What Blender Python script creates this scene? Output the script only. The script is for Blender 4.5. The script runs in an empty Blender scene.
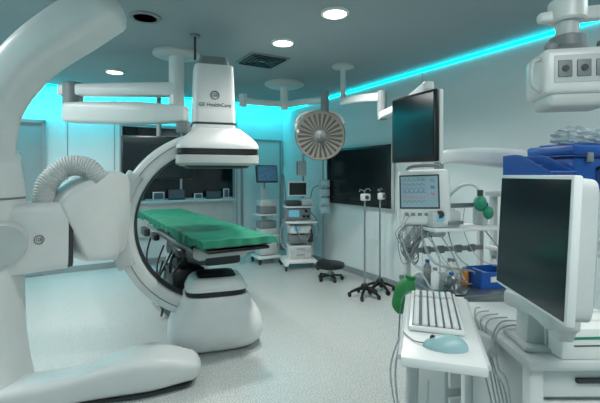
import bpy, bmesh, math, random
from mathutils import Vector, Matrix, Euler
random.seed(4)
S=bpy.context.scene
COL=S.collection
TH=math.radians(30.54)

# ---------------------------------------------------------------- materials
def lin(c):
    return tuple(((x/255)/12.92 if x/255<=0.04045 else ((x/255+0.055)/1.055)**2.4) for x in c)
MATS={}
def mat(name,rgb,rough=0.4,metal=0.0,var=0.06,scale=6.0,emit=0.0,trans=0.0,bump=0.0,coat=0.0,alpha=1.0):
    if name in MATS: return MATS[name]
    m=bpy.data.materials.new(name); m.use_nodes=True
    nt=m.node_tree; b=nt.nodes['Principled BSDF']
    c=lin(rgb)
    tc=nt.nodes.new('ShaderNodeTexCoord')
    nz=nt.nodes.new('ShaderNodeTexNoise'); nz.inputs['Scale'].default_value=scale; nz.inputs['Detail'].default_value=4
    nt.links.new(tc.outputs['Object'],nz.inputs['Vector'])
    r=nt.nodes.new('ShaderNodeValToRGB')
    r.color_ramp.elements[0].position=0.3; r.color_ramp.elements[1].position=0.7
    r.color_ramp.elements[0].color=tuple(x*(1-var) for x in c)+(1,)
    r.color_ramp.elements[1].color=tuple(min(1,x*(1+var)) for x in c)+(1,)
    nt.links.new(nz.outputs['Fac'],r.inputs['Fac'])
    nt.links.new(r.outputs['Color'],b.inputs['Base Color'])
    b.inputs['Roughness'].default_value=rough; b.inputs['Metallic'].default_value=metal
    if coat: b.inputs['Coat Weight'].default_value=coat
    if emit:
        nt.links.new(r.outputs['Color'],b.inputs['Emission Color']); b.inputs['Emission Strength'].default_value=emit
    if trans: b.inputs['Transmission Weight'].default_value=trans
    if alpha<1: b.inputs['Alpha'].default_value=alpha
    if bump:
        bp=nt.nodes.new('ShaderNodeBump'); bp.inputs['Strength'].default_value=bump; bp.inputs['Distance'].default_value=0.01
        nt.links.new(nz.outputs['Fac'],bp.inputs['Height']); nt.links.new(bp.outputs['Normal'],b.inputs['Normal'])
    MATS[name]=m; return m
WHITE=mat('white_plastic',(213,218,217),0.36,coat=0.2,var=.03)
WHITE2=mat('light_grey_plastic',(186,193,193),0.42,var=.04)
GREY=mat('grey_plastic',(120,128,130),0.45)
DGREY=mat('dark_grey_plastic',(48,54,57),0.45)
BLACK=mat('black_plastic',(11,13,15),0.35)
SCREEN=mat('glossy_screen',(16,25,29),0.12)
STEEL=mat('brushed_steel',(150,157,160),0.3,metal=0.9,scale=30)
GREEN=mat('green_sheet',(4,110,84),0.8,bump=0.5,scale=11)
GREEN2=mat('green_rubber',(32,128,98),0.5)
BLUE=mat('blue_plastic',(16,78,156),0.38,coat=.1)
BLUE2=mat('dark_blue_plastic',(12,50,108),0.4)
WALL=mat('wall_paint',(202,213,214),0.5,var=0.02,scale=1.5)
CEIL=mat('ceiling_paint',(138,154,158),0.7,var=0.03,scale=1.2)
DOORM=mat('door_laminate',(134,149,152),0.45,var=0.03)
TRIM=mat('trim_metal',(150,160,162),0.35,metal=0.4)
CYAN=mat('cyan_led',(0,225,240),0.5,emit=6.0,var=0.0)
CYAN2=mat('cyan_led_cove',(0,215,235),0.5,emit=36.0,var=0.0)
LAMP=mat('lamp_diffuser',(255,246,230),0.5,emit=9.0,var=0.0)
BEIGE=mat('lamp_housing',(124,123,117),0.4,var=0.05)
RIBM=mat('lamp_rib',(84,86,84),0.35,metal=.3)
DISPB=mat('blue_display',(90,150,170),0.3,emit=0.5)
DISPD=mat('dim_display',(46,66,76),0.3,emit=0.25,scale=30,var=.3)
DISPW=mat('pale_display',(60,95,120),0.2,emit=0.45,scale=40,var=0.3)
TRG=mat('green_trace',(14,110,60),0.4,emit=.3)
TRC=mat('blue_trace',(20,60,130),0.4,emit=.3)
TRR=mat('red_trace',(180,40,36),0.4,emit=.5)
CLEAR=mat('clear_film',(190,205,208),0.15,trans=0.4,bump=0.8,scale=25,alpha=0.65)
INK=mat('printed_ink',(60,76,82),0.5)
PAPER=mat('paper',(214,219,216),0.7)
BROWN=mat('brown_glass',(88,72,60),0.25)
ORANGE=mat('amber_plastic',(200,130,50),0.4)
TUBEM=mat('translucent_tubing',(150,160,160),0.4)
GFAB=mat('green_fabric',(20,116,58),.7,bump=.2,scale=20)

def floor_mat():
    m=bpy.data.materials.new('floor_vinyl'); m.use_nodes=True; nt=m.node_tree; b=nt.nodes['Principled BSDF']
    tc=nt.nodes.new('ShaderNodeTexCoord')
    n1=nt.nodes.new('ShaderNodeTexNoise'); n1.inputs['Scale'].default_value=110; n1.inputs['Detail'].default_value=3
    n2=nt.nodes.new('ShaderNodeTexNoise'); n2.inputs['Scale'].default_value=14; n2.inputs['Detail'].default_value=3
    r1=nt.nodes.new('ShaderNodeValToRGB'); r1.color_ramp.elements[0].position=0.36; r1.color_ramp.elements[1].position=0.6
    r1.color_ramp.elements[0].color=lin((138,147,147))+(1,); r1.color_ramp.elements[1].color=lin((207,212,209))+(1,)
    r2=nt.nodes.new('ShaderNodeValToRGB'); r2.color_ramp.elements[0].color=(0.88,0.88,0.88,1); r2.color_ramp.elements[1].color=(1.07,1.07,1.07,1)
    mx=nt.nodes.new('ShaderNodeMix'); mx.data_type='RGBA'; mx.blend_type='MULTIPLY'; mx.inputs['Factor'].default_value=1
    nt.links.new(tc.outputs['Object'],n1.inputs['Vector']); nt.links.new(tc.outputs['Object'],n2.inputs['Vector'])
    nt.links.new(n1.outputs['Fac'],r1.inputs['Fac']); nt.links.new(n2.outputs['Fac'],r2.inputs['Fac'])
    nt.links.new(r1.outputs['Color'],mx.inputs[6]); nt.links.new(r2.outputs['Color'],mx.inputs[7])
    nt.links.new(mx.outputs[2],b.inputs['Base Color'])
    b.inputs['Roughness'].default_value=.27
    return m
FLOOR=floor_mat()

# ---------------------------------------------------------------- mesh builder
def catmull(pts,k):
    if k<=1 or len(pts)<3: return [tuple(p) for p in pts]
    out=[]; n=len(pts)
    for i in range(n-1):
        p0=pts[max(i-1,0)];p1=pts[i];p2=pts[i+1];p3=pts[min(i+2,n-1)]
        for j in range(k):
            t=j/k
            out.append(tuple(0.5*((2*b)+(-a+c)*t+(2*a-5*b+4*c-d)*t*t+(-a+3*b-3*c+d)*t**3) for a,b,c,d in zip(p0,p1,p2,p3)))
    out.append(tuple(pts[-1])); return out
class MB:
    def __init__(s): s.bm=bmesh.new()
    def _m(s,t,M=None):
        me=bpy.data.meshes.new('t'); t.to_mesh(me); t.free()
        if M is not None: me.transform(M)
        s.bm.from_mesh(me); bpy.data.meshes.remove(me); return s
    def box(s,c,d,bv=0.0,rot=(0,0,0),seg=2):
        t=bmesh.new(); bmesh.ops.create_cube(t,size=1); bmesh.ops.scale(t,vec=d,verts=t.verts)
        if bv>0:
            bmesh.ops.bevel(t,geom=list(t.edges),offset=min(bv,min(d)*0.49),segments=seg,profile=0.5,affect='EDGES')
        return s._m(t,Matrix.Translation(c)@Euler(rot).to_matrix().to_4x4())
    def cyl(s,p0,p1,r0,r1=None,seg=20):
        r1=r0 if r1 is None else r1
        p0=Vector(p0);p1=Vector(p1);d=p1-p0
        t=bmesh.new(); bmesh.ops.create_cone(t,cap_ends=True,segments=seg,radius1=r0,radius2=r1,depth=d.length)
        return s._m(t,Matrix.Translation((p0+p1)/2)@d.to_track_quat('Z','Y').to_matrix().to_4x4())
    def sph(s,c,r,rot=(0,0,0),u=20,v=12):
        if not hasattr(r,'__len__'): r=(r,r,r)
        t=bmesh.new(); bmesh.ops.create_uvsphere(t,u_segments=u,v_segments=v,radius=1)
        return s._m(t,Matrix.Translation(c)@Euler(rot).to_matrix().to_4x4()@Matrix.Diagonal((*r,1)))
    def lathe(s,prof,c=(0,0,0),seg=32,M=None,sx=1,sy=1):
        t=bmesh.new(); rings=[]
        for r,z in prof:
            rings.append([t.verts.new((r*sx*math.cos(2*math.pi*i/seg),r*sy*math.sin(2*math.pi*i/seg),z)) for i in range(seg)])
        for a,b in zip(rings,rings[1:]):
            for i in range(seg): t.faces.new((a[i],a[(i+1)%seg],b[(i+1)%seg],b[i]))
        t.faces.new(rings[0][::-1]); t.faces.new(rings[-1])
        return s._m(t,Matrix.Translation(c)@(M if M is not None else Matrix.Identity(4)))
    def sweep(s,pts,sizes,up=(0,0,1),n=4.0,seg=28,k=6,cap=0.0):
        P=[tuple(p)+tuple(z) for p,z in zip(pts,sizes)]
        P=catmull(P,k)
        pos=[Vector(p[:3]) for p in P]; sz=[p[3:5] for p in P]
        up=Vector(up); N=len(pos); tan=[]
        for i in range(N):
            a=pos[max(i-1,0)]; b=pos[min(i+1,N-1)]; tan.append((b-a).normalized())
        secs=[]
        def sec(p,t,w,h):
            side=t.cross(up)
            if side.length<1e-4: side=Vector((1,0,0))
            side.normalize(); u2=side.cross(t).normalized(); ring=[]
            for i in range(seg):
                a=2*math.pi*i/seg; ca,sa=math.cos(a),math.sin(a)
                x=math.copysign(abs(ca)**(2/n),ca)*w/2; y=math.copysign(abs(sa)**(2/n),sa)*h/2
                ring.append(p+side*x+u2*y)
            return ring
        if cap>0:
            for f in (90,70,45,20):
                a=math.radians(f); q=max(math.cos(a),0.05)
                secs.append(sec(pos[0]-tan[0]*cap*math.sin(a),tan[0],sz[0][0]*q,sz[0][1]*q))
        for i in range(N): secs.append(sec(pos[i],tan[i],*sz[i]))
        if cap>0:
            for f in (20,45,70,90):
                a=math.radians(f); q=max(math.cos(a),0.05)
                secs.append(sec(pos[-1]+tan[-1]*cap*math.sin(a),tan[-1],sz[-1][0]*q,sz[-1][1]*q))
        t=bmesh.new(); R=[[t.verts.new(v) for v in r] for r in secs]
        for a,b in zip(R,R[1:]):
            for i in range(seg): t.faces.new((a[i],a[(i+1)%seg],b[(i+1)%seg],b[i]))
        t.faces.new(R[0][::-1]); t.faces.new(R[-1])
        return s._m(t)
    def tube(s,pts,r,k=6,seg=10):
        return s.sweep(pts,[(2*r,2*r)]*len(pts),up=(0.13,0.21,0.97),n=2,seg=seg,k=k)
    def text(s,st,size,M,ext=0.001):
        cu=bpy.data.curves.new('t','FONT'); cu.body=st; cu.size=size; cu.extrude=ext; cu.align_x='CENTER'; cu.align_y='CENTER'
        o=bpy.data.objects.new('t',cu); COL.objects.link(o)
        dg=bpy.context.evaluated_depsgraph_get(); me=bpy.data.meshes.new_from_object(o.evaluated_get(dg))
        me.transform(M); s.bm.from_mesh(me); bpy.data.meshes.remove(me)
        bpy.data.objects.remove(o); bpy.data.curves.remove(cu); return s
    def mesh(s,name,m,T=None,ang=40):
        bmesh.ops.recalc_face_normals(s.bm,faces=s.bm.faces)
        me=bpy.data.meshes.new(name); s.bm.to_mesh(me); s.bm.free()
        if T is not None: me.transform(T)
        me.materials.append(m); me.shade_smooth(); me.set_sharp_from_angle(angle=math.radians(ang)); return me
def thing(name,label,cat,loc=(0,0,0),rz=0.0,rot=None,group=None):
    o=bpy.data.objects.new(name,None); o.empty_display_size=0.1; COL.objects.link(o)
    o.location=loc; o.rotation_euler=rot if rot else (0,0,rz)
    o["label"]=label; o["category"]=cat
    if group: o["group"]=group
    return o
def Mof(o): return Matrix.Translation(o.location)@o.rotation_euler.to_matrix().to_4x4()
def part(par,name,mb,m,label=None,world=False,root=None,kind=None,ang=40):
    T=Mof(root or par).inverted() if world else None
    o=bpy.data.objects.new(name,mb.mesh(name,m,T,ang)); COL.objects.link(o); o.parent=par
    if label: o["label"]=label
    if kind: o["kind"]=kind
    return o
def parts(par,name,mbs,m,**k): return [part(par,name,q,m,**k) for q in mbs]
def solo(name,label,cat,mb,m,loc=(0,0,0),rz=0,rot=None,group=None):
    o=bpy.data.objects.new(name,mb.mesh(name,m)); COL.objects.link(o)
    o.location=loc; o.rotation_euler=rot if rot else (0,0,rz); o["label"]=label; o["category"]=cat
    if group: o["group"]=group
    return o
def copytree(root,loc,rz=None,label=None):
    n=root.copy(); COL.objects.link(n); n.location=loc
    if rz is not None: n.rotation_euler=(0,0,rz)
    if label: n["label"]=label
    def rec(a,b):
        for c in a.children:
            d=c.copy(); COL.objects.link(d); d.parent=b; rec(c,d)
    rec(root,n); return n
def struct(name,x0,x1,y0,y1,z0,z1,m,bv=0):
    o=bpy.data.objects.new(name,MB().box(((x0+x1)/2,(y0+y1)/2,(z0+z1)/2),(x1-x0,y1-y0,z1-z0),bv).mesh(name,m)); COL.objects.link(o)
    o.rotation_euler=(0,0,TH); o["kind"]="structure"; return o
def R(x,y,z):
    c,s_=math.cos(TH),math.sin(TH); return (x*c-y*s_, x*s_+y*c, z)
def facing(o_right,up,loc):
    r=Vector(o_right).normalized(); u=Vector(up).normalized(); n=r.cross(u)
    M=Matrix((r,u,n)).transposed().to_4x4(); return Matrix.Translation(loc)@M
def caster(x,y,r=.045):
    return MB().cyl((x-.014,y,r),(x+.014,y,r),r,seg=16).box((x,y,r*1.9),(.03,.03,r*.9))

# ---------------------------------------------------------------- room
XL,XR,YF,YB,H=-2.7,4.05,-2.6,7.59,3.0
struct('floor',XL-.1,XR+.1,YF-.1,YB+.1,-.1,0,FLOOR)
struct('wall_right',XR,XR+.1,YF-.1,YB+.1,0,H+.3,WALL)
struct('wall_left',XL-.1,XL,YF-.1,YB+.1,0,H+.3,WALL)
struct('wall_front',XL,XR,YF-.1,YF,0,H+.3,WALL)
struct('wall_back',XL,XR,YB,YB+.1,0,H+.3,WALL)
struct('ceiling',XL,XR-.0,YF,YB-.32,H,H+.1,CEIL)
struct('ceiling_cove',XL,XR,YB-.34,YB,H+.25,H+.3,WALL)
struct('trim_1',XR-.02,XR-.001,YF,YB-.34,H-.05,H-.022,CYAN)
struct('trim_2',XL,XR,YB-.30,YB-.28,H+.11,H+.16,CYAN2)
struct('trim_3',XL,XR,YB-.335,YB-.31,H-.03,H-.002,CYAN)
struct('trim_4',XL+.001,XL+.03,YF,YB-.34,H-.06,H-.012,CYAN)  # off-frame glowing strip, added to tint the left of the ceiling cyan
struct('baseboard_right',XR-.015,XR-.001,YF,YB,0.001,.1,TRIM)
struct('baseboard_back',XL,XR-.02,YB-.015,YB-.001,0.001,.1,TRIM)
n=5
for y in (3.7,1.2):
    struct('trim_%d'%n,XR-.003,XR-.001,y-.003,y+.003,.1,H-.06,TRIM); n+=1
for x in (.05,.75,3.0):
    struct('trim_%d'%n,x-.005,x+.005,YB-.006,YB-.001,.1,H,GREY); n+=1
struct('window_1',.87,2.9,YB-.03,YB-.002,1.17,2.45,SCREEN)
for a in ((.83,2.94,1.12,1.17),(.83,2.94,2.45,2.5),(.83,.87,1.17,2.45),(2.9,2.94,1.17,2.45),(1.86,1.9,1.17,2.45)):
    struct('trim_%d'%n,a[0],a[1],YB-.05,YB-.001,a[2],a[3],TRIM); n+=1
struct('door_1',-1.25,-.3,YB-.04,YB-.002,.01,2.42,DOORM)
for a in ((-1.3,-1.25,0,2.47),(-.3,-.25,0,2.47),(-1.3,-.25,2.42,2.47)):
    struct('trim_%d'%n,a[0],a[1],YB-.06,YB-.001,a[2],a[3],TRIM); n+=1
struct('window_2',-.80,-.60,YB-.05,YB-.041,1.44,1.88,BROWN)
for a in ((-.83,-.80,1.41,1.91),(-.60,-.57,1.41,1.91),(-.83,-.57,1.88,1.91),(-.83,-.57,1.41,1.44)):
    struct('trim_%d'%n,a[0],a[1],YB-.055,YB-.041,a[2],a[3],WHITE2); n+=1
struct('door_2',3.12,3.95,YB-.03,YB-.002,.01,2.3,WALL)
for a in ((3.08,3.12,0,2.34),(3.95,3.99,0,2.34),(3.08,3.99,2.3,2.34)):
    struct('trim_%d'%n,a[0],a[1],YB-.045,YB-.001,a[2],a[3],TRIM); n+=1

CS=thing('window_console',"white ledge console beneath the dark window with small displays","console",R(1.88,YB-.14,0),TH)
part(CS,'ledge',MB().box((0,0,1.12),(2.0,.2,.04),.006),WHITE2)
part(CS,'front_panel',MB().box((0,.06,.8),(1.96,.08,.6),.005),WHITE2)
for i,(x,w_) in enumerate(((-.8,.3),(-.42,.2),(-.1,.3),(.3,.16),(.6,.3),(.85,.12))):
    q=part(CS,'console_display',MB().box((x,.02,1.2+.02*(i%3)),(w_,.03,.11+.04*(i%3)),.006),WHITE2 if i%2 else DGREY)
    part(q,'display_face',MB().box((x,.003,1.205+.02*(i%3)),(w_-.04,.004,.07+.04*(i%3))),DISPD)

# ---------------------------------------------------------------- ceiling fixtures
def downlight(x,y,r=.1):
    t=thing('ceiling_light',"round white recessed downlight glowing in the ceiling","ceiling light",(x,y,H),group="recessed ceiling downlights")
    part(t,'trim_ring',MB().lathe([(r*1.0,-.001),(r*1.22,-.001),(r*1.2,-.018),(r*1.0,-.022),(r*.98,-.001)]),WHITE)
    part(t,'diffuser',MB().lathe([(r*.97,-.002),(r*.97,-.012),(r*.5,-.014)]),LAMP)
for x,y in ((.30,3.44),(-.18,4.21),(-2.5,5.4),(1.2,2.2)): downlight(x,y)
t=thing('ceiling_speaker',"round grey perforated speaker grille in the ceiling","ceiling speaker",(-1.37,3.54,H))
part(t,'rim',MB().lathe([(.12,-.001),(.14,-.001),(.135,-.014),(.12,-.014)]),GREY)
g=MB().lathe([(.12,-.001),(.12,-.008),(.02,-.01)])
for r in (.03,.06,.09): g.lathe([(r,-.008),(r+.008,-.008),(r+.008,-.014),(r,-.014)])
part(t,'grille',g,GREY)
t=thing('air_vent',"square dark ceiling air diffuser with louvred rings","air vent",(-.46,4.87,H),TH)
part(t,'frame',MB().box((0,0,-.008),(.5,.5,.014),.004),GREY)
g=MB()
for q in (.42,.32,.22,.12):
    for a,b in (((0,q/2,-.022),(q,.02,.016)),((0,-q/2,-.022),(q,.02,.016)),((q/2,0,-.022),(.02,q,.016)),((-q/2,0,-.022),(.02,q,.016))): g.box(a,b)
part(t,'louvre',g,BLACK)
t=thing('rod_sensor',"small rod sensor hanging from the ceiling","ceiling sensor",(-1.05,4.0,H))
part(t,'rod',MB().cyl((0,0,-.001),(0,0,-.25),.012),DGREY)
part(t,'base',MB().cyl((0,0,-.001),(0,0,-.02),.05),GREY)

# ---------------------------------------------------------------- C-arm machine
CA=thing('x_ray_c_arm_machine',"large white floor-standing X-ray gantry with C-shaped arm","medical imaging machine",(-2.15,2.8,0))
def cp(name,mb,m,label=None,par=None,ang=40): return part(par or CA,name,mb,m,label,world=True,root=CA,ang=ang)
cp('foot',MB().sweep([(-2.25,2.62,.12),(-1.9,2.72,.115),(-1.6,2.84,.115),(-1.38,2.94,.14),(-1.12,3.05,.15),(-.88,3.14,.115)],[(.42,.21),(.31,.19),(.27,.19),(.34,.24),(.40,.26),(.32,.16)],n=4,cap=.1,seg=40),WHITE)
cp('foot_skirt',MB().sweep([(-2.2,2.66,.016),(-1.85,2.74,.016),(-1.5,2.88,.016),(-1.22,3.0,.016),(-.92,3.13,.016)],[(.38,.03),(.28,.03),(.24,.03),(.34,.03),(.3,.03)],n=4,cap=.08),DGREY)
cp('column',MB().sweep([(-2.26,2.76,.02),(-2.22,2.76,.16),(-2.18,2.8,.4),(-2.18,2.8,.9),(-2.17,2.8,1.4),(-2.16,2.75,1.75)],[(.88,.56),(.74,.52),(.41,.4),(.36,.38),(.36,.38),(.32,.34)],up=(0,1,0),n=3.4,cap=.02,seg=40),WHITE)
cp('upper_arm',MB().sweep([(-2.2,2.75,1.5),(-2.12,2.7,1.8),(-1.98,2.62,2.08),(-1.74,2.6,2.36),(-1.46,2.6,2.56),(-1.26,2.6,2.68)],[(.34,.34),(.29,.3),(.26,.28),(.27,.3),(.29,.32),(.28,.3)],up=(0,1,0),n=3.6,cap=.09,seg=40),WHITE)
cp('column_joint',MB().sweep([(-2.17,2.79,1.43),(-2.17,2.79,1.445)],[(.37,.39),(.37,.39)],up=(0,1,0),n=3.4),GREY)
cp('rotary_joint',MB().cyl((-2.02,2.72,1.14),(-1.93,2.6,1.14),.15,.13,seg=40),WHITE2)
cp('pivot_housing',MB().sweep([(-2.15,2.84,1.14),(-1.95,2.97,1.15),(-1.82,3.08,1.15)],[(.34,.5),(.32,.5),(.3,.5)],n=8,cap=.02,seg=40),WHITE)
cp('pivot_bracket',MB().sweep([(-1.8,3.1,1.16),(-1.72,3.22,1.22),(-1.66,3.4,1.26),(-1.62,3.58,1.22)],[(.3,.52),(.32,.68),(.3,.76),(.24,.62)],n=7,cap=.03,seg=40),WHITE)
cp('bracket_seam',MB().sweep([(-1.825,3.075,1.15),(-1.80,3.10,1.15)],[(.285,.49),(.285,.49)],n=8),DGREY)
Mlogo=facing((.81,.585,0),(0,0,1),(-1.852,2.84,1.14))
cp('emblem',MB().lathe([(.032,-.03),(.032,.003),(.027,.003),(.027,-.03)],M=Mlogo).text('GE',.034,Mlogo@Matrix.Translation((0,0,.0))),INK,"round grey monogram emblem")
hp=catmull([(-1.93,3.02,1.36),(-1.93,3.05,1.52),(-1.82,3.1,1.66),(-1.68,3.15,1.66),(-1.6,3.2,1.56)],20)
cp('flexible_hose',MB().sweep(hp,[((.165,.165) if i%2 else (.145,.145)) for i in range(len(hp))],up=(0,1,.1),n=2,k=1,seg=24),WHITE,"white corrugated flexible hose")
C0=Vector((-.83,3.9,1.13)); e1=Vector((-.95,-.31,0)).normalized(); nrm=Vector((.31,-.95,0)).normalized()
def arc(Rr,a0,a1,k=64,off=0): return [C0+nrm*off+Rr*(math.cos(math.radians(a0+(a1-a0)*i/k))*e1+math.sin(math.radians(a0+(a1-a0)*i/k))*Vector((0,0,1))) for i in range(k+1)]
cp('c_ring',MB().sweep(arc(.805,86,-80),[(.165,.24)]*65,up=nrm,n=7,k=1),WHITE,"broad white C-shaped arm")
cp('ring_rail',MB().sweep(arc(.716,80,-74),[(.018,.17)]*65,up=nrm,n=4,k=1),DGREY,"dark inner running rail")
cp('ring_groove',MB().sweep(arc(.82,80,-74,off=.121),[(.008,.006)]*65,up=nrm,n=4,k=1),GREY)
cp('ring_shoe',MB().sweep(arc(.85,34,-24,16),[(.15,.32)]*17,up=nrm,n=8,k=1),WHITE2,"grey-white sliding carriage")
def vstack(c,rows,n=5,k=3,cap=0.0,upv=None,seg=40):
    return MB().sweep([(c[0],c[1],z) for z,w,d in rows],[(w,d) for z,w,d in rows],up=upv or tuple(-nrm),n=n,k=k,cap=cap,seg=seg)
D=(-.85,3.9)
cp('detector_column',vstack(D,[(1.95,.40,.4),(2.2,.39,.4),(2.45,.375,.38),(2.63,.36,.36)],cap=.02,n=8),WHITE)
cp('detector_cap',vstack(D,[(2.64,.3,.3),(2.72,.26,.26)],cap=.01,n=6),GREY)
cp('detector_collar',vstack(D,[(2.07,.41,.405),(2.09,.41,.405)],k=1,n=8),DGREY)
cp('detector_head',vstack((D[0]+.03,D[1]),[(1.84,.75,.64),(1.88,.74,.63),(1.95,.62,.54),(2.03,.43,.42)],cap=.01,n=9),WHITE)
cp('detector_band',vstack((D[0]+.03,D[1]),[(1.79,.73,.62),(1.835,.73,.62)],k=1,n=9),BLACK,"black band")
cp('detector_plate',vstack((D[0]+.03,D[1]),[(1.69,.66,.56),(1.71,.75,.63),(1.78,.76,.64)],k=1,cap=.008,n=9),WHITE2)
cp('detector_underside',vstack((D[0]+.03,D[1]),[(1.665,.56,.48),(1.69,.6,.52)],k=1,n=8),DGREY)
def faceM(h,off,dx=0): 
    p=Vector((D[0],D[1],h))+nrm*off-e1*dx; return facing(-e1,(0,0,1),p)
cp('detector_lettering',MB().text('GE HealthCare',.048,faceM(2.25,.2005)).lathe([(.04,-.02),(.04,.002),(.033,.002),(.033,-.02)],M=faceM(2.34,.199)).text('GE',.04,faceM(2.34,.199)),INK,"grey maker lettering")
Pd=(-.81,3.83)
cp('tube_housing',vstack(Pd,[(.01,.58,.46),(.05,.76,.58),(.13,.86,.65),(.2,.87,.67),(.3,.81,.64),(.42,.67,.57),(.50,.59,.51)],n=3.8,k=4,cap=.004,seg=56),WHITE,"white boat-shaped X-ray tube housing")
cp('tube_band',vstack(Pd,[(.503,.56,.49),(.55,.53,.47)],k=1,n=3.8),BLACK)
cp('tube_collimator',vstack(Pd,[(.55,.57,.5),(.58,.55,.49),(.63,.49,.44),(.65,.44,.4)],n=4.5,cap=.01,k=2),WHITE)
cp('collimator_window',vstack(Pd,[(.66,.36,.32),(.671,.34,.3)],k=1,n=6),BLACK)

# ---------------------------------------------------------------- patient table
TB=thing('operating_table',"long operating table covered with a wrinkled green drape sheet","operating table",(-1.33,4.79,0),TH)
L=3.3;Wd=.64
bm=bmesh.new(); NX,NY=36,140; grid=[]
for j in range(NY+1):
    row=[]
    y=-L/2+L*j/NY
    for i in range(NX+1):
        s_=-1+2*i/NX
        hang=.085+.018*math.sin(y*5.3)+.014*math.sin(y*13+s_)
        wr=.005*math.sin(9*s_+6*y)+.004*math.sin(31*y+3*s_)*math.sin(5*y)+.003*math.sin(47*y-8*s_)
        if abs(s_)<=.7: x=s_/.7*Wd/2; z=1.064+wr
        else:
            q=(abs(s_)-.7)/.3; x=math.copysign(Wd/2+.012+q*.012*math.sin(y*26+2*s_)+q*.006*math.sin(y*61),s_); z=1.060+wr*(1-q)-hang*q
        row.append(bm.verts.new((x,y,z)))
    grid.append(row)
for j in range(NY):
    for i in range(NX): bm.faces.new((grid[j][i],grid[j][i+1],grid[j+1][i+1],grid[j+1][i]))
for j,dy in ((0,-.02),(NY,.02)):
    low=[bm.verts.new((v.co.x,v.co.y+dy+.01*math.sin(v.co.x*40),min(v.co.z,1.06)-.05)) for v in grid[j]]
    for i in range(NX): bm.faces.new((grid[j][i],grid[j][i+1],low[i+1],low[i]))
mb=MB(); mb._m(bm); part(TB,'drape_sheet',mb,GREEN,"wrinkled green surgical drape")
part(TB,'mattress',MB().box((0,0,1.02),(Wd-.04,L-.04,.06),.02),DGREY)
part(TB,'tabletop',MB().box((0,0,.965),(Wd-.08,L-.06,.03),.01),BLACK)
for sx in (-.315,.315):
    part(TB,'side_rail',MB().box((sx,-.2,.925),(.015,2.2,.03),.003),GREY)
part(TB,'carriage',MB().box((0,-.2,.88),(.5,1.7,.12),.02),BLACK)
part(TB,'carriage_end',MB().box((0,-1.12,.87),(.5,.16,.12),.03),WHITE2)
part(TB,'under_tray',MB().sweep([(0,-1.2,.8),(0,-.6,.75),(0,.2,.73)],[(.34,.08),(.4,.14),(.44,.18)],n=6),DGREY)
part(TB,'column',MB().sweep([(0,.1,.1),(0,.1,.4),(0,.1,.8)],[(.62,.48),(.5,.42),(.48,.42)],up=(1,0,0),n=7),WHITE2)
part(TB,'base',MB().sweep([(0,-.75,.06),(0,.1,.07),(0,.85,.06)],[(.5,.1),(.62,.13),(.5,.1)],n=6,cap=.05),DGREY)
part(TB,'control_box',MB().box((-.2,-.55,.5),(.34,.44,.3),.03).box((-.2,-.55,.68),(.2,.2,.12),.02),BLACK)
part(TB,'control_pad',MB().box((-.36,-1.0,.88),(.07,.26,.08),.02).tube([(-.36,-.9,.88),(-.42,-.95,.8),(-.42,-.9,.68)],.015),BLACK)
part(TB,'control_pad',MB().box((-.37,.1,.88),(.07,.22,.08),.02),BLACK)
part(TB,'control_pad',MB().box((-.37,.75,.86),(.08,.3,.1),.02),DGREY)
for p in ([(-.25,.2,.75),(-.35,.1,.5),(-.32,-.1,.2),(-.36,-.2,.03)],[(-.25,-.3,.8),(-.38,-.4,.6),(-.4,-.2,.45),(-.3,.0,.6)],[(-.3,.7,.82),(-.38,.6,.55),(-.36,.3,.3),(-.3,.15,.1)],[(-.28,-.9,.8),(-.36,-.75,.62),(-.3,-.6,.6)]):
    part(TB,'cable',MB().tube(p,.012),BLACK)

# ---------------------------------------------------------------- ceiling booms
BM=thing('ceiling_boom',"white ceiling-mounted supply boom with two stacked articulated arms","ceiling boom",(-1.42,4.6,H))
part(BM,'ceiling_plate',MB().lathe([(.26,-.001),(.26,-.03),(.2,-.05)]),WHITE2)
part(BM,'stem',MB().cyl((0,0,-.04),(0,0,-.66),.085),WHITE)
part(BM,'upper_arm',MB().sweep([(.02,0,-.42),(-.6,.0,-.42),(-1.35,.05,-.42)],[(.17,.16),(.15,.15),(.14,.13)],n=6,cap=.03),WHITE)
part(BM,'arm_joint',MB().lathe([(.1,-.33),(.11,-.34),(.11,-.62),(.1,-.63)],c=(-1.22,.05,0)),GREY)
part(BM,'lower_arm',MB().sweep([(-1.25,.03,-.68),(-.9,-.02,-.69),(-.4,-.05,-.70),(.12,-.06,-.71)],[(.22,.22),(.24,.24),(.24,.24),(.2,.18)],n=6,cap=.03),WHITE)
part(BM,'end_socket',MB().box((.1,-.06,-.86),(.14,.14,.14),.02),GREY)
HD=thing('hanging_display',"large black flat display hanging from a ceiling post","monitor",(-2.2,6.2,1.87),math.radians(12))
part(HD,'housing',MB().box((0,0,0),(1.06,.07,.66),.015),BLACK)
part(HD,'screen',MB().box((0,-.037,0),(1.0,.004,.6)),SCREEN)
part(HD,'hanger',MB().cyl((0,.08,.2),(0,.08,1.13),.035).box((0,.06,.1),(.2,.06,.3),.01),GREY)

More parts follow.
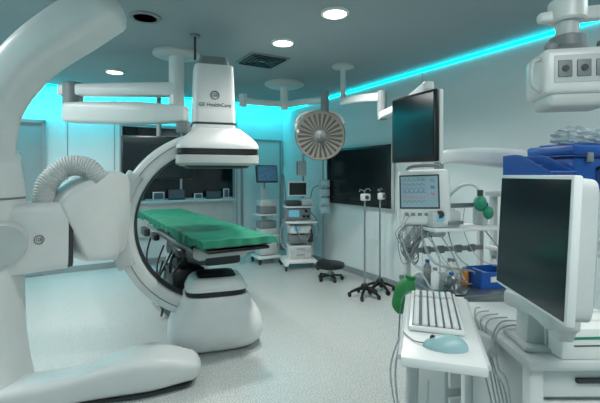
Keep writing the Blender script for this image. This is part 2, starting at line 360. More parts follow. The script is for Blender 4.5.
# ---------------------------------------------------------------- surgical light
SL=thing('surgical_light',"round grey surgical lamp with radial ribs on a jointed ceiling arm","surgical light",(-.24,6.1,H))
sl=lambda n_,mb,m,l=None,par=None: part(par or SL,n_,mb,m,l,world=True,root=SL)
sl('ceiling_plate',MB().lathe([(.3,-.001),(.3,-.03),(.24,-.06)],c=(-.24,6.1,3)),WHITE2)
sl('stem',MB().cyl((-.24,6.1,2.96),(-.24,6.1,2.6),.06),WHITE)
sl('horizontal_arm',MB().sweep([(-.85,5.95,2.70),(-.24,6.1,2.68),(.05,5.8,2.66),(.33,5.35,2.6)],[(.1,.09)]*4,n=4,cap=.03).cyl((-.85,5.95,2.62),(-.85,5.95,2.8),.06),WHITE)
sl('joint',MB().cyl((.33,5.35,2.72),(.33,5.35,2.45),.055).sph((.33,5.35,2.45),.06),GREY)
for q in ([(.33,5.35,2.45),(.5,5.35,2.42),(.58,5.33,2.3),(.55,5.3,2.16)],[(.33,5.35,2.45),(.05,5.35,2.42),(-.05,5.33,2.3),(-.02,5.3,2.16)]):
    sl('yoke',MB().tube(q,.025),WHITE)
ML=Matrix.Translation((.265,5.28,2.12))@Euler((math.radians(104),0,math.radians(-8))).to_matrix().to_4x4()
dome=sl('lamp_head',MB().lathe([(.08,-.12),(.2,-.1),(.31,-.04),(.335,0),(.32,.02),(.295,.012),(.02,.012)],M=ML,seg=48),BEIGE,"round grey lamp head")
for i in range(24):
    a=2*math.pi*i/24
    sl('rib',MB().sweep([(ML@Vector((.09*math.cos(a),.09*math.sin(a),.018))),(ML@Vector((.29*math.cos(a),.29*math.sin(a),.016)))],[(.006,.014),(.034,.014)],up=ML.to_3x3()@Vector((0,0,1)),n=3,k=1,seg=8),RIBM,par=dome)
sl('handle',MB().lathe([(.07,.012),(.075,.03),(.05,.05),(.028,.06),(.026,.13),(.02,.14)],M=ML),GREY)

# ---------------------------------------------------------------- wall TV
TV=thing('wall_television',"large glossy black flat screen mounted on the white wall","television",R(XR-.045,5.02,1.58),TH-math.pi/2)
part(TV,'pale_frame',MB().box((0,.012,0),(1.64,.04,.98),.008),WHITE2)
part(TV,'housing',MB().box((0,-.005,0),(1.58,.06,.92),.008),BLACK)
part(TV,'screen',MB().box((0,-.0365,.01),(1.49,.004,.83)),mat('tv_screen',(20,30,33),.16))
part(TV,'wall_bracket',MB().box((0,.036,0),(.4,.012,.3)),DGREY)

# ---------------------------------------------------------------- carts by the corner
CT=thing('anesthesia_machine',"white wheeled anesthesia machine with stacked devices and top monitor","medical cart",(-0.02,6.95,0),math.radians(12))
parts(CT,'caster',[caster(x,y) for x in (-.27,.27) for y in (-.26,.26)],BLACK)
part(CT,'base',MB().box((0,0,.14),(.52,.5,.06),.02).box((-.26,0,.11),(.07,.6,.06),.02).box((.26,0,.11),(.07,.6,.06),.02),WHITE)
part(CT,'back_frame',MB().box((0,.16,.65),(.36,.06,1.0),.015),WHITE2)
part(CT,'drawer_unit',MB().box((0,.02,.28),(.38,.32,.22),.012),WHITE)
for z in (.23,.33):
    d=part(CT,'drawer',MB().box((0,-.145,z),(.35,.02,.085),.006),WHITE2)
    part(d,'handle',MB().box((0,-.162,z+.015),(.14,.015,.012),.004),GREY)
part(CT,'lower_device',MB().box((-.03,.02,.5),(.3,.28,.14),.012),GREY)
part(CT,'vaporizer',MB().lathe([(.045,.43),(.05,.45),(.05,.58),(.035,.6),(.035,.66)],c=(.2,-.02,0)),DGREY)
part(CT,'middle_device',MB().box((0,.0,.67),(.36,.3,.13),.012),WHITE)
part(CT,'device_display',MB().box((-.06,-.153,.68),(.12,.005,.07)),DISPB)
part(CT,'worktop',MB().box((0,-.03,.80),(.54,.48,.03),.012),WHITE)
part(CT,'ventilator_unit',MB().box((-.02,.08,.93),(.44,.3,.2),.015),GREY)
part(CT,'blue_display',MB().box((-.1,-.075,.94),(.18,.01,.12)),DISPB)
for x,z in ((.07,.89),(.14,.89),(.11,.98)): part(CT,'knob',MB().cyl((x,-.07,z),(x,-.1,z),.024),BLACK)
part(CT,'top_shelf',MB().box((0,.05,1.05),(.52,.38,.025),.01),WHITE)
part(CT,'gas_module',MB().box((.14,.08,1.13),(.18,.24,.12),.012),WHITE2)
part(CT,'monitoring_module',MB().box((-.1,.08,1.11),(.24,.24,.09),.012),DGREY)
part(CT,'mast',MB().cyl((.1,.12,1.05),(.1,.12,2.0),.02),STEEL)
mm=part(CT,'monitor',MB().box((-.02,.02,1.36),(.34,.05,.26),.012).box((.0,.06,1.32),(.2,.08,.1)),WHITE)
part(mm,'screen',MB().box((-.02,-.007,1.36),(.30,.005,.21)),SCREEN)
q=part(CT,'side_screen',MB().box((.05,.04,1.72),(.2,.05,.26),.01,(0,0,.4)),WHITE2)
part(q,'screen_face',MB().box((.038,.012,1.72),(.17,.006,.22),0,(0,0,.4)),DGREY)
parts(CT,'jointed_arm',[MB().tube([(-.2,.1,1.05),(-.24,.1,1.5),(-.3,-.05,1.62),(-.34,-.15,1.45)],.012),MB().tube([(.2,.1,1.05),(.27,.08,1.35),(.34,-.05,1.42)],.01)],STEEL)
parts(CT,'breathing_hose',[MB().tube([(-.22,-.1,.9),(-.33,-.2,.75),(-.35,-.2,.5),(-.26,-.25,.35)],.016),MB().tube([(.2,-.05,.95),(.3,-.15,.8),(.29,-.2,.55)],.014),MB().tube([(-.1,-.1,.85),(-.05,-.22,.6),(.1,-.22,.5),(.18,-.12,.7)],.012)],GREY)
part(CT,'gas_cylinder',MB().lathe([(.045,.17),(.05,.2),(.05,.65),(.03,.72),(.015,.74)],c=(.26,.16,0)),WHITE2)

C2=thing('monitor_trolley',"slim white wheeled trolley carrying a small patient monitor","medical cart",(-.62,7.35,0),math.radians(28))
parts(C2,'caster',[caster(x,y) for x in (-.2,.2) for y in (-.18,.18)],BLACK)
part(C2,'base',MB().box((0,0,.12),(.46,.42,.05),.02),WHITE)
part(C2,'column',MB().box((0,.12,.75),(.1,.06,1.25),.015),WHITE2)
for z in (.88,.5): part(C2,'shelf',MB().box((0,0,z),(.40,.34,.025),.01),WHITE)
for z,h,m_ in ((.96,.13,GREY),(.57,.12,WHITE2),(1.09,.12,WHITE2),(.7,.12,GREY)): part(C2,'module',MB().box((0,0,z),(.3,.26,h),.012),m_)
part(C2,'cabinet',MB().box((0,0,.3),(.34,.3,.28),.015),WHITE2)
part(C2,'monitor_arm',MB().tube([(0,.1,1.35),(0,.08,1.5),(.0,.02,1.62)],.02),GREY)
mm=part(C2,'monitor',MB().box((0,-.02,1.62),(.42,.06,.32),.015,(-.15,0,0)),DGREY)
part(mm,'screen',MB().box((0,-.052,1.625),(.37,.006,.27),0,(-.15,0,0)),DISPW)

C3=thing('infusion_stand',"white stand with stacked infusion pumps beside the carts","infusion stand",(.40,6.95,0),math.radians(20))
part(C3,'pole',MB().cyl((0,0,.1),(0,0,1.9),.014),STEEL)
w=MB()
for i in range(5):
    a=2*math.pi*i/5; w.sweep([(0,0,.12),(.12*math.cos(a),.12*math.sin(a),.08)],[(.05,.04),(.03,.025)],n=3,k=1,seg=8); w.sph((.12*math.cos(a),.12*math.sin(a),.03),(.03,.03,.03),u=10,v=8)
part(C3,'base',w,DGREY)
for z in (1.45,1.3,1.15,1.0):
    q=part(C3,'pump',MB().box((0,-.06,z),(.16,.12,.13),.015),WHITE2)
    part(q,'pump_display',MB().box((-.02,-.122,z+.01),(.09,.004,.05)),DISPB)

KB=thing('round_stool',"low round black stool on five castors by the wall","stool",(.46,6.1,0))
part(KB,'seat',MB().lathe([(.18,.19),(.215,.2),(.225,.23),(.215,.26),(.18,.27),(.02,.27)]),BLACK)
part(KB,'post',MB().cyl((0,0,.07),(0,0,.2),.035),STEEL)
w=MB()
for i in range(5):
    a=2*math.pi*i/5; w.box((.09*math.cos(a),.09*math.sin(a),.075),(.18,.035,.025),.005,(0,0,a)); w.sph((.18*math.cos(a),.18*math.sin(a),.032),(.03,.03,.032),u=10,v=8)
part(KB,'wheeled_base',w,BLACK)

DST=mat('polished_steel',(160,168,172),.25,metal=.85)
IV=thing('drip_stand',"slim steel drip stand on a black five-star base with clamp","drip stand",(.85,5.25,0),.3,group="drip stands by the wall")
part(IV,'pole',MB().cyl((0,0,.08),(0,0,1.36),.013),DST)
w=MB()
for i in range(5):
    a=2*math.pi*i/5+.3; w.sweep([(0,0,.12),(.1*math.cos(a),.1*math.sin(a),.1),(.19*math.cos(a),.19*math.sin(a),.06)],[(.05,.05),(.045,.04),(.03,.03)],n=3,k=2,seg=8); w.cyl((.2*math.cos(a)-.013,.2*math.sin(a),.032),(.2*math.cos(a)+.013,.2*math.sin(a),.032),.032,seg=12)
part(IV,'base',w,BLACK)
part(IV,'weight',MB().lathe([(.05,.1),(.05,.15),(.03,.18)]),BLACK)
part(IV,'clamp_box',MB().box((0,-.02,1.31),(.12,.07,.09),.012),WHITE2)
part(IV,'clamp_knob',MB().cyl((.0,-.055,1.31),(.0,-.075,1.31),.025),DGREY)
parts(IV,'hook',[MB().tube([(0,0,1.35),(0,0,1.4),(.06,0,1.42),(.08,0,1.39)],.006),MB().tube([(0,0,1.38),(-.06,0,1.41),(-.08,0,1.38)],.006)],DST)
copytree(IV,(1.10,5.5,0),1.0)

# ---------------------------------------------------------------- upper monitor on ceiling arm
UM=thing('suspended_monitor',"black flat monitor with white back on a ceiling arm","monitor",(.695,2.435,1.885),math.radians(-62.7))
part(UM,'bezel',MB().box((0,0,0),(.38,.03,.415),.01),BLACK)
part(UM,'screen',MB().box((0,-.0165,.005),(.345,.003,.37)),SCREEN)
part(UM,'back_cover',MB().box((0,.03,0),(.385,.035,.42),.015).box((0,.06,0),(.25,.04,.26),.02),WHITE)
part(UM,'mounting_arm',MB().box((0,.09,0),(.12,.04,.12),.01).cyl((0,.12,-.05),(0,.12,.25),.03),WHITE2)
SA=thing('monitor_suspension',"long white ceiling arm carrying the suspended monitor","ceiling arm",(.55,5.1,H))
part(SA,'ceiling_mount',MB().lathe([(.14,-.001),(.14,-.03),(.08,-.05)],c=(.55,5.1,3)).cyl((.55,5.1,2.97),(.55,5.1,2.5),.035),WHITE2,world=True)
part(SA,'spring_arm',MB().sweep([(.55,5.1,2.53),(.68,4.5,2.46),(.8,3.9,2.36)],[(.08,.09)]*3,n=4,cap=.03),WHITE,world=True)
part(SA,'elbow',MB().cyl((.8,3.9,2.42),(.8,3.9,2.14),.045),GREY,world=True)
part(SA,'front_arm',MB().sweep([(.8,3.9,2.18),(.83,3.2,2.16),(.80,2.49,2.15)],[(.07,.07)]*3,n=4,cap=.02),WHITE,world=True)

# ---------------------------------------------------------------- patient monitor
PM=thing('patient_monitor',"white patient monitor showing fine waveforms, side knob and cables","patient monitor",(.77,2.5,1.46),rot=(math.radians(-4),math.radians(-2),math.radians(-24)))
part(PM,'housing',MB().box((0,.05,0),(.31,.14,.35),.03,seg=3),WHITE)
sc=part(PM,'screen',MB().box((-.02,-.022,.035),(.24,.006,.21)),DGREY)
part(PM,'display',MB().box((-.02,-.0262,.035),(.222,.002,.192)),mat('monitor_background',(120,144,154),.25,emit=.3))
for k_,(z,mm_) in enumerate(((.105,TRG),(.08,TRC),(.055,TRG),(.03,TRC),(.0,TRR),(-.025,TRG))):
    tb=MB(); pts=[]
    for i in range(60):
        u_=i/59; ph=(u_*5)%1
        zz=z+(.018*math.exp(-((ph-.5)/.08)**2) if k_%3==0 else .006*math.sin(u_*30+k_))
        pts.append((-.122+.14*u_,-.028,zz))
    tb.tube(pts,.0011,k=1,seg=5); part(sc,'waveform',tb,mm_)
for z,s_,mm_ in ((.1,'72',TRG),(.06,'98',TRC),(.02,'16',TRR)):
    part(sc,'reading',MB().text(s_,.026,facing((1,0,0),(0,0,1),(.06,-.028,z)),.0005),mm_)
for x in (-.1,-.06,-.02,.02): part(PM,'button',MB().box((x,-.022,-.105),(.025,.01,.018),.003),GREY)
part(PM,'knob',MB().cyl((.1,-.015,-.105),(.1,-.045,-.105),.024),DGREY)
part(PM,'carry_handle',MB().tube([(-.1,.05,.165),(-.08,.05,.2),(.08,.05,.2),(.1,.05,.165)],.012),GREY)
part(PM,'printer_module',MB().box((0,.06,-.21),(.24,.13,.07),.015),WHITE2)
cb=MB()
for i in range(20):
    x0=random.uniform(-.14,.02); dep=random.uniform(-.3,-.44); wv=random.uniform(-.04,.04)
    cb.tube([(x0,-.0,-.17),(x0+wv-.02,-.03,-.23),(-.1+wv*1.4,-.04,(dep-.2)/2-.02),(-.09+wv,-.02,dep),(-.05+wv*.5,.0,dep+.04),(-.04-wv,.01,dep+.14),(x0+.05,.03,-.24)],.0028,seg=5,k=5)
part(PM,'cable_bundle',cb,GREY,"grey coiled cables",kind="stuff")

BA=thing('equipment_boom',"white articulated wall-mounted boom holding the patient monitor","wall boom",(2.64,3.42,1.7))
part(BA,'mounting_plate',MB().box((0,0,0),(.03,.3,.4),.01,(0,0,TH)).box((-.06,-.03,0),(.14,.14,.22),.02,(0,0,TH)),WHITE2)
part(BA,'rear_arm',MB().sweep([(2.58,3.38,1.7),(2.2,3.3,1.7),(1.7,3.12,1.7)],[(.14,.14)]*3,n=4,cap=.03),WHITE,world=True)
part(BA,'front_arm',MB().sweep([(1.7,3.12,1.72),(1.4,2.95,1.73),(1.05,2.74,1.73),(.93,2.68,1.7)],[(.14,.15),(.13,.14),(.09,.1),(.07,.07)],n=4,cap=.03),WHITE,world=True)
part(BA,'wrist',MB().cyl((.93,2.68,1.74),(.93,2.68,1.45),.03).box((.91,2.65,1.48),(.1,.1,.1),.015),GREY,world=True)

# ---------------------------------------------------------------- bench
BR=math.radians(14); BX,BY=1.0,2.42
def BW(x,y,z):
    c,s_=math.cos(BR),math.sin(BR); return (BX+x*c-y*s_,BY+x*s_+y*c,z)
WB=thing('equipment_bench',"steel-topped wheeled work bench with shelves, rail and posts","work bench",(BX,BY,0),BR)
part(WB,'worktop',MB().box((0,0,.94),(.62,.5,.03),.006),STEEL)
part(WB,'cabinet',MB().box((0,.02,.52),(.54,.42,.78),.015),WHITE2)
for z in (.76,.54,.3):
    d=part(WB,'drawer',MB().box((0,-.2,z),(.5,.025,.19),.006),WHITE); part(d,'handle',MB().box((0,-.22,z+.05),(.2,.02,.02),.004),GREY)
parts(WB,'caster',[caster(x,y,.06) for x in (-.22,.22) for y in (-.15,.18)],BLACK)
parts(WB,'post',[MB().box((x,.21,1.22),(.03,.03,.56)) for x in (-.27,.27)],WHITE2)
parts(WB,'rail',[MB().box((0,.19,z),(.54,.02,.03)) for z in (1.40,1.12)],STEEL)
part(WB,'shelf',MB().box((.03,.1,1.27),(.5,.24,.018),.004),WHITE)
parts(WB,'power_socket',[MB().box((x,.18,1.12),(.05,.02,.05),.005) for x in (-.15,-.05,.08,.18)],GREY)
BG=thing('breathing_bag',"green rubber breathing bag hanging on a hose","breathing bag",BW(.08,-.03,1.43))
part(BG,'bag',MB().sph((0,0,0),(.038,.038,.05)).sph((.04,-.02,-.055),(.03,.03,.04)),GREEN2)
part(BG,'neck',MB().cyl((0,0,.04),(0,0,.08),.016),DGREY)
part(BG,'hose',MB().tube([(0,0,.07),(-.03,.02,.11),(-.1,.05,.1),(-.16,.12,.0),(-.15,.15,-.12)],.009),WHITE2)
bn=thing('storage_bin',"small open blue plastic bin on the steel worktop","storage bin",BW(.08,-.1,.957),BR)
q=MB().box((0,0,.006),(.2,.13,.01)).box((0,-.065,.045),(.2,.008,.09),0).box((0,.065,.05),(.2,.008,.1)).box((-.1,0,.05),(.008,.13,.1)).box((.1,0,.05),(.008,.13,.1))
part(bn,'tray',q,BLUE); part(bn,'label_holder',MB().box((0,-.071,.05),(.08,.004,.03)),PAPER)
for i,(x,y,h,m_,nm) in enumerate(((-.27,-.1,.12,WHITE,'white'),(-.2,-.15,.1,STEEL,'steel'),(-.12,-.02,.15,WHITE,'white'),(-.05,-.06,.1,ORANGE,'amber'),(.22,.02,.14,WHITE,'white'),(-.22,.06,.13,GREY,'grey'),(-.02,.08,.12,WHITE,'white'))):
    b=thing('bottle',"small %s capped bottle standing on the worktop"%nm,"bottle",BW(x,y,.957),group="bottles on the worktop")
    part(b,'body',MB().lathe([(.02,0),(.023,.005),(.023,h*.7),(.012,h*.82),(.012,h*.9)]),m_); part(b,'cap',MB().lathe([(.013,h*.88),(.013,h)]),BLUE if i%2 else GREY)
dish=thing('round_dish',"shallow round steel dish on the worktop","dish",BW(-.2,-.19,.957)); part(dish,'bowl',MB().lathe([(.03,0),(.05,.005),(.062,.03),(.066,.03),(.052,.003)]),STEEL)
pu=thing('syringe_pump',"compact white syringe pump on the shelf","infusion pump",BW(-.1,.1,1.28),BR)
part(pu,'housing',MB().box((0,0,.05),(.2,.13,.1),.015),WHITE2); part(pu,'display',MB().box((-.03,-.067,.06),(.08,.004,.04)),DISPB); part(pu,'plunger',MB().cyl((.0,-.075,.03),(.1,-.075,.03),.01),STEEL)
pu2=thing('suction_jar',"clear suction jar with blue lid on the shelf","suction jar",BW(.2,.12,1.28))
part(pu2,'jar',MB().lathe([(.04,0),(.045,.01),(.045,.12)]),CLEAR); part(pu2,'lid',MB().lathe([(.048,.12),(.048,.14),(.02,.15)]),BLUE2)
cl=MB()
for i in range(11):
    x=random.uniform(-.3,.25); a=random.uniform(-.08,.08)
    cl.tube([BW(x,.18,1.38),BW(x-.05+a,.1,1.25),BW(x-.02+a,.0,1.1+a*.5),BW(x+.06-a,-.12,.99+.006*i),BW(x+.12,-.06,.965)],random.choice((.0025,.004)),seg=6)
t=thing('tubing',"loose clear and white tubes hanging over the bench","tubing",BW(0,0,.96)); part(t,'tube',cl,TUBEM,world=True,kind="stuff")
gb=thing('green_bag',"small rounded green cloth bag hanging beside the keyboard tray","bag",(.53,2.04,.985))
bm=bmesh.new(); bmesh.ops.create_icosphere(bm,subdivisions=4,radius=1)
for v in bm.verts:
    k_=1+.06*math.sin(6*v.co.x+3)*math.sin(5*v.co.z+1)+.03*math.sin(14*v.co.x)*(v.co.z+1)*.5; v.co=Vector((v.co.x*.055*k_+.02*v.co.z,v.co.y*.06*k_,v.co.z*.092))
mb=MB(); mb._m(bm); part(gb,'sack',mb,GFAB)
part(gb,'tie',MB().cyl((.03,0,.075),(.035,0,.1),.02,.028),GFAB)
part(gb,'hanging_strap',MB().tube([(.03,0,.09),(.1,.06,.1),(.2,.15,-.03)],.006),WHITE2)

# ---------------------------------------------------------------- rack with blue boxes
RX,RY,RR=1.80,2.72,math.radians(20)
def RW(x,y,z):
    c,s_=math.cos(RR),math.sin(RR); return (RX+x*c-y*s_,RY+x*s_+y*c,z)
RK=thing('equipment_rack',"tall white rack with shelves holding blue cases","rack",(RX,RY,0),RR)
parts(RK,'post',[MB().box((x,y,.75),(.035,.035,1.4)) for x in (-.42,.42) for y in (-.2,.2)],WHITE2)
for z in (1.47,1.1,.6,.15): part(RK,'shelf',MB().box((0,0,z),(.92,.48,.03),.006),WHITE2)
parts(RK,'caster',[caster(x,y,.05) for x in (-.42,.42) for y in (-.2,.2)],BLACK)
cs=thing('blue_case',"large blue plastic carrying case with latches on the rack","case",RW(.14,-.02,1.487),math.radians(14))
part(cs,'body',MB().box((0,0,.115),(.54,.36,.23),.018),BLUE)
part(cs,'lid',MB().box((0,0,.27),(.56,.38,.07),.018).box((0,0,.31),(.44,.28,.02),.006),BLUE)
part(cs,'seam',MB().box((0,0,.232),(.565,.385,.012),.003),BLUE2)
part(cs,'recessed_panel',MB().box((0,-.182,.1),(.2,.006,.1),.003),BLUE2)
parts(cs,'latch',[MB().box((x,-.192,.225),(.05,.015,.06),.004) for x in (-.16,.16)],GREY)
part(cs,'handle',MB().tube([(-.09,-.18,.15),(-.08,-.215,.165),(.08,-.215,.165),(.09,-.18,.15)],.01),BLACK)
cs=thing('blue_bin',"open-fronted blue plastic bin beside the large case","bin",RW(-.31,-.05,1.487),math.radians(20))
q=MB().box((0,0,.01),(.22,.34,.016),.003)
for x in (-.106,.106):
    q.sweep([(x,.165,.12),(x,.05,.12),(x,-.06,.09),(x,-.165,.065)],[(.01,.24),(.01,.24),(.01,.18),(.01,.13)],k=4,n=8)
q.box((0,.165,.12),(.22,.01,.24)).box((0,-.165,.065),(.22,.01,.13)).tube([(-.11,-.168,.13),(.0,-.172,.13),(.11,-.168,.13)],.008)
part(cs,'tray',q,BLUE); part(cs,'label_holder',MB().box((0,-.173,.065),(.1,.006,.04),.002),PAPER)
part(cs,'contents',MB().box((-.03,.03,.1),(.1,.16,.16),.02).box((.06,.06,.09),(.06,.12,.14),.015),BLUE2,"dark blue packets")
def crumple(sx,sy,sz,sd):
    bm=bmesh.new(); bmesh.ops.create_icosphere(bm,subdivisions=4,radius=1)
    for v in bm.verts:
        k_=1+.14*math.sin(7*v.co.x+sd)*math.sin(9*v.co.y)+.12*math.sin(13*v.co.z+5*v.co.x+sd); v.co=Vector((v.co.x*sx*k_,v.co.y*sy*k_,max(v.co.z,-.5)*sz*k_))
    mb=MB(); mb._m(bm); return mb
solo('plastic_bag',"crumpled clear plastic bag lying on the blue case","plastic bag",crumple(.15,.1,.07,3),CLEAR,loc=RW(.03,-.06,1.85))
solo('plastic_bag',"small crumpled clear pouch lying on the blue case","plastic bag",crumple(.09,.08,.045,5),CLEAR,loc=RW(.28,-.05,1.835))
bx=thing('supply_box',"white cardboard supply box on the rack shelf","box",RW(-.15,0,1.116),RR); part(bx,'carton',MB().box((0,0,.09),(.3,.26,.18),.004),PAPER); part(bx,'stripe',MB().box((0,-.131,.1),(.3,.003,.04)),GREEN2)

# ---------------------------------------------------------------- ceiling service head
SH=thing('ceiling_service_head',"grey-white ceiling pendant head with sockets and twin arms","ceiling pendant",(1.35,2.02,H),math.radians(-12))
part(SH,'ceiling_plate',MB().lathe([(.15,-.001),(.15,-.03),(.09,-.05)]),WHITE2)
part(SH,'column',MB().cyl((0,0,-.04),(0,0,-.78),.052),WHITE2)
part(SH,'swivel_joint',MB().lathe([(.075,-.52),(.085,-.53),(.085,-.62),(.075,-.63)]),WHITE)
part(SH,'side_arm',MB().sweep([(-.12,0,-.6),(0,0,-.6),(.3,.05,-.57),(.7,.1,-.55)],[(.05,.05),(.07,.07),(.07,.07),(.07,.07)],n=4,cap=.02),WHITE)
part(SH,'collar',MB().lathe([(.06,-.7),(.08,-.71),(.08,-.76),(.11,-.79)]),GREY)
part(SH,'body',MB().box((.015,0,-.9),(.34,.27,.22),.03,seg=3),WHITE)
part(SH,'lower_body',MB().box((.015,0,-1.03),(.28,.22,.08),.025,seg=3),WHITE2)
part(SH,'front_panel',MB().box((.015,-.136,-.895),(.25,.006,.13),.003),WHITE2)
for x in (-.065,.015,.095): 
    q=part(SH,'socket',MB().box((x,-.141,-.895),(.06,.01,.08),.004),GREY); part(q,'port',MB().cyl((x,-.145,-.895),(x,-.151,-.895),.015),DGREY)
for x in (-.15,.18):
    s_=-1 if x<0 else 1
    part(SH,'grip',MB().tube([(x,-.08,-.83),(x+s_*.05,-.12,-.86),(x+s_*.05,-.12,-.96),(x,-.08,-.99)],.011),WHITE2)
for x in (-.1,.13): part(SH,'hinge',MB().box((x,-.07,-.775),(.05,.05,.05),.012),GREY)

# ---------------------------------------------------------------- workstation trolley
WT=thing('workstation_trolley',"white computer trolley with keyboard tray, side arm and drawers","computer trolley",(1.0,1.55,0),0)
wt=lambda n_,mb,m,l=None,par=None: part(par or WT,n_,mb,m,l,world=True,root=WT)
wt('worktop',MB().box((1.02,1.6,.98),(.56,.62,.035),.012),WHITE2)
for x in (.78,1.26):
    for y in (1.34,1.86):
        wt('post',MB().box((x,y,.52),(.05,.05,.9),.01),WHITE)
        wt('caster',MB().cyl((x-.02,y,.06),(x+.02,y,.06),.06,seg=16).box((x,y,.1),(.05,.04,.05)),BLACK)
wt('side_panel',MB().box((.80,1.6,.55),(.02,.46,.78)),WHITE2)
for z in (.2,.5): wt('lower_shelf',MB().box((1.02,1.6,z),(.5,.54,.025),.008),GREY)
wt('drawer_cabinet',MB().box((1.02,1.61,.745),(.44,.48,.42),.01),WHITE2)
for z in (.90,.79,.66):
    h=.09 if z>.7 else .13
    d=wt('drawer',MB().box((1.02,1.355,z),(.41,.03,h),.006),WHITE)
    wt('handle',MB().box((1.02,1.333,z+.015),(.2,.016,.016),.004),DGREY,par=d)
tr=math.radians(-17)
def K(x,y,z):
    c,s_=math.cos(tr),math.sin(tr); return (.482+x*c-y*s_,1.39+x*s_+y*c,z)
def kb(mb_,x,y,z,sx,sy,sz,b=0): return mb_.box(K(x,y,z),(sx,sy,sz),b,(0,0,tr))
wt('keyboard_tray',kb(kb(MB(),0,0.0,1.085,.225,.64,.016,.006),.0,-.316,1.08,.225,.014,.028,.005),WHITE)
wt('tray_support',MB().sweep([K(.02,.15,1.06),K(.1,.2,.99),(.76,1.55,.93)],[(.1,.05),(.08,.06),(.08,.07)],n=4,k=3),WHITE2)
wt('front_leg',MB().sweep([(.45,1.62,.05),(.45,1.62,.6),(.46,1.6,1.07)],[(.05,.05),(.045,.045),(.05,.05)],up=(0,1,0),n=4).box((.6,1.62,.08),(.34,.05,.05),.01),WHITE2)
for s_ in (-.115,.115): wt('tray_bumper',MB().tube([K(s_,-.3,1.083),K(s_,0,1.083),K(s_,.3,1.083)],.008),WHITE2)

KBD=thing('keyboard',"white computer keyboard lying lengthwise on the tray","keyboard",K(-.012,.085,1.094),tr)
part(KBD,'base',MB().box((0,0,.009),(.172,.42,.016),.005),WHITE)
KG=mat('key_grey',(204,210,210),.5)
kk=MB()
for r_ in range(6):
    x=-.062+.0235*r_+(.004 if r_>0 else 0)
    y=-.195
    while y<.19:
        space=(r_==5 and -.04<y<.06)
        ln=.1 if space else .0178
        if space: part(KBD,'space_bar',MB().box((x,y+ln/2-.0087,.0225),(.0175,ln-.0035,.011),.003,seg=1),KG)
        elif not (.095<y<.103): kk.box((x,y+ln/2-.0087,.0225),(.0175,ln-.0035,.011),.003,seg=1)
        y+=ln+.0018
part(KBD,'keys',kk,KG,kind="stuff")
part(KBD,'key_well',MB().box((.001,-.0,.0176),(.15,.4,.001)),mat('key_well_grey',(92,102,106),.6))
part(KBD,'cable',MB().tube([(-.07,.2,.008),(-.1,.23,.0),(-.13,.24,-.05),(-.14,.2,-.2)],.003,seg=6),GREY)
MS=thing('mouse',"grey blue-green computer mouse at the tray edge","computer mouse",K(.01,-.225,1.094),math.radians(75))
bm=bmesh.new(); bmesh.ops.create_uvsphere(bm,u_segments=24,v_segments=14,radius=1)
for v in bm.verts:
    v.co=Vector((v.co.x*.038*(1-.1*abs(v.co.y)),v.co.y*.064,max(v.co.z,-.0)*.038*(1-.25*v.co.y)))
mb=MB(); mb._m(bm); part(MS,'shell',mb,mat('pale_teal_plastic',(140,176,180),.4))
part(MS,'scroll_wheel',MB().cyl((-.004,.035,.026),(.004,.035,.026),.008,seg=12),DGREY)
part(MS,'cable',MB().tube([(0,.055,.008),(.02,.09,.004),(.08,.12,.004)],.002,seg=6),GREY)

BMn=thing('workstation_monitor',"large dark-screened monitor with pale grey housing above the trolley","monitor",(.725,1.25,1.402),rot=(math.radians(-3),0,math.radians(-94.5)))
part(BMn,'housing',MB().sweep([(0,.008,0),(0,.055,0),(0,.075,0)],[(.435,.388),(.43,.383),(.38,.34)],n=14,k=1,seg=48),WHITE2)
part(BMn,'bezel',MB().box((0,.0,0),(.445,.024,.395),.006),WHITE)
part(BMn,'screen',MB().box((-.0,-.0125,.0),(.422,.003,.372)),mat('grey_reflective_screen',(34,45,49),.14))
part(BMn,'back_bulge',MB().box((0,.085,0),(.24,.04,.22),.015,seg=3),WHITE2)
part(BMn,'neck',MB().sweep([(0,.10,-.05),(0,.12,-.2),(-.04,.12,-.3)],[(.09,.05),(.08,.05),(.08,.06)],up=(0,1,0),n=4),WHITE2)
part(BMn,'stand',MB().sweep([(.04,.08,-.24),(-.1,.1,-.245),(-.25,.08,-.255)],[(.10,.06)]*3,n=5,cap=.02).box((-.2,.12,-.33),(.09,.09,.15),.01).box((-.2,.13,-.393),(.18,.16,.016),.005),WHITE2)

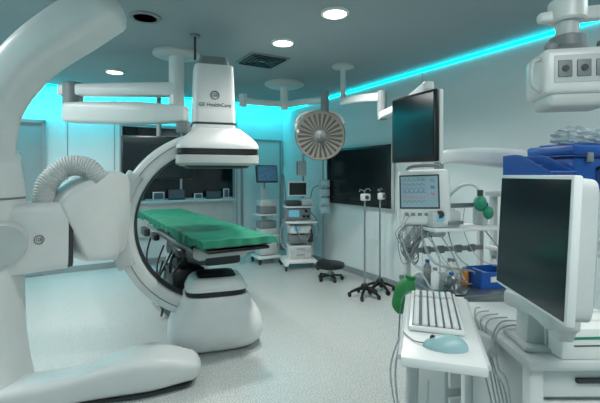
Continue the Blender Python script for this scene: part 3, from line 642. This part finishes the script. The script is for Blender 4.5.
for i in range(3):
    f=thing('binder',"white document box with thin green label on the trolley","binder",(.98,1.34+.085*i,.9985),.04,group="document boxes on the trolley")
    part(f,'cover',MB().box((0,0,.05),(.26,.07,.1),.004),PAPER); part(f,'label',MB().box((-.04,-.036,.07),(.12,.002,.008)),GREEN2)
    part(f,'printed_line',MB().box((-.0,-.036,.045),(.18,.002,.004)),INK)
LC=MB()
for i in range(6):
    a=random.uniform(-.02,.02)
    LC.tube([(.8+.02*i,1.78-.04*i,1.01),(.75+a,1.7-.04*i,1.02+a*.3),(.72-a,1.62-.03*i,.9),(.73,1.5-.02*i,.7+.03*i),(.76,1.4,.5)],.0035,seg=6)
wt('cable_loom',LC,TUBEM)
for i in range(2): wt('coiled_cable',MB().tube([(.42,1.6,1.0),(.37-.02*i,1.55,.85),(.38,1.5,.7-.04*i),(.46,1.5,.62-.04*i),(.5,1.56,.8)],.004,seg=6),WHITE2)

# ---------------------------------------------------------------- lights
def area(name,loc,rot,sx,sy,e,col):
    l=bpy.data.lights.new(name,'AREA'); l.shape='RECTANGLE'; l.size=sx; l.size_y=sy; l.energy=e; l.color=col
    o=bpy.data.objects.new(name,l); COL.objects.link(o); o.location=loc; o.rotation_euler=rot
def spot(name,loc,e,col,ang=150):
    l=bpy.data.lights.new(name,'SPOT'); l.energy=e; l.color=col; l.spot_size=math.radians(ang); l.spot_blend=.8; l.shadow_soft_size=.09
    o=bpy.data.objects.new(name,l); COL.objects.link(o); o.location=loc
area('unseen_fill_light',R(.6,-.6,2.97),(0,0,TH),2.0,1.2,66,(.97,.99,.97))  # added fill above and behind the camera, not a fixture of the room
area('unseen_fill_light',R(-1.6,4.2,2.97),(0,0,TH),.8,2.4,84,(.97,.99,.97))  # added fill out of frame on the left, brightens the far walls
area('unseen_fill_light',R(3.3,.4,2.97),(0,0,TH),.6,1.2,20,(.97,.99,.98))  # added fill out of frame on the right, no fixture behind it
for x,y in ((.30,3.44),(-.18,4.21),(-2.5,5.4)): spot('downlight_beam',(x,y,2.96),150,(1,.96,.91))
area('cove_glow',R(-.9,YB-.28,2.96),(math.radians(45),0,TH),3.0,.06,17,(0,.85,1))
area('cove_glow',R(2.4,YB-.28,2.96),(math.radians(45),0,TH),3.0,.06,6,(0,.85,1))

W=bpy.data.worlds.new('World'); S.world=W; W.use_nodes=True
W.node_tree.nodes['Background'].inputs[0].default_value=(.5,.65,.7,1); W.node_tree.nodes['Background'].inputs[1].default_value=.3
cam=bpy.data.cameras.new('Camera'); cam.lens=24; cam.sensor_width=36; cam.shift_y=-26.5/600; cam.clip_start=.05
co=bpy.data.objects.new('Camera',cam); COL.objects.link(co); co.location=(0,0,1.6); co.rotation_euler=(math.radians(90),0,0)
S.camera=co
S.view_settings.view_transform='Standard'
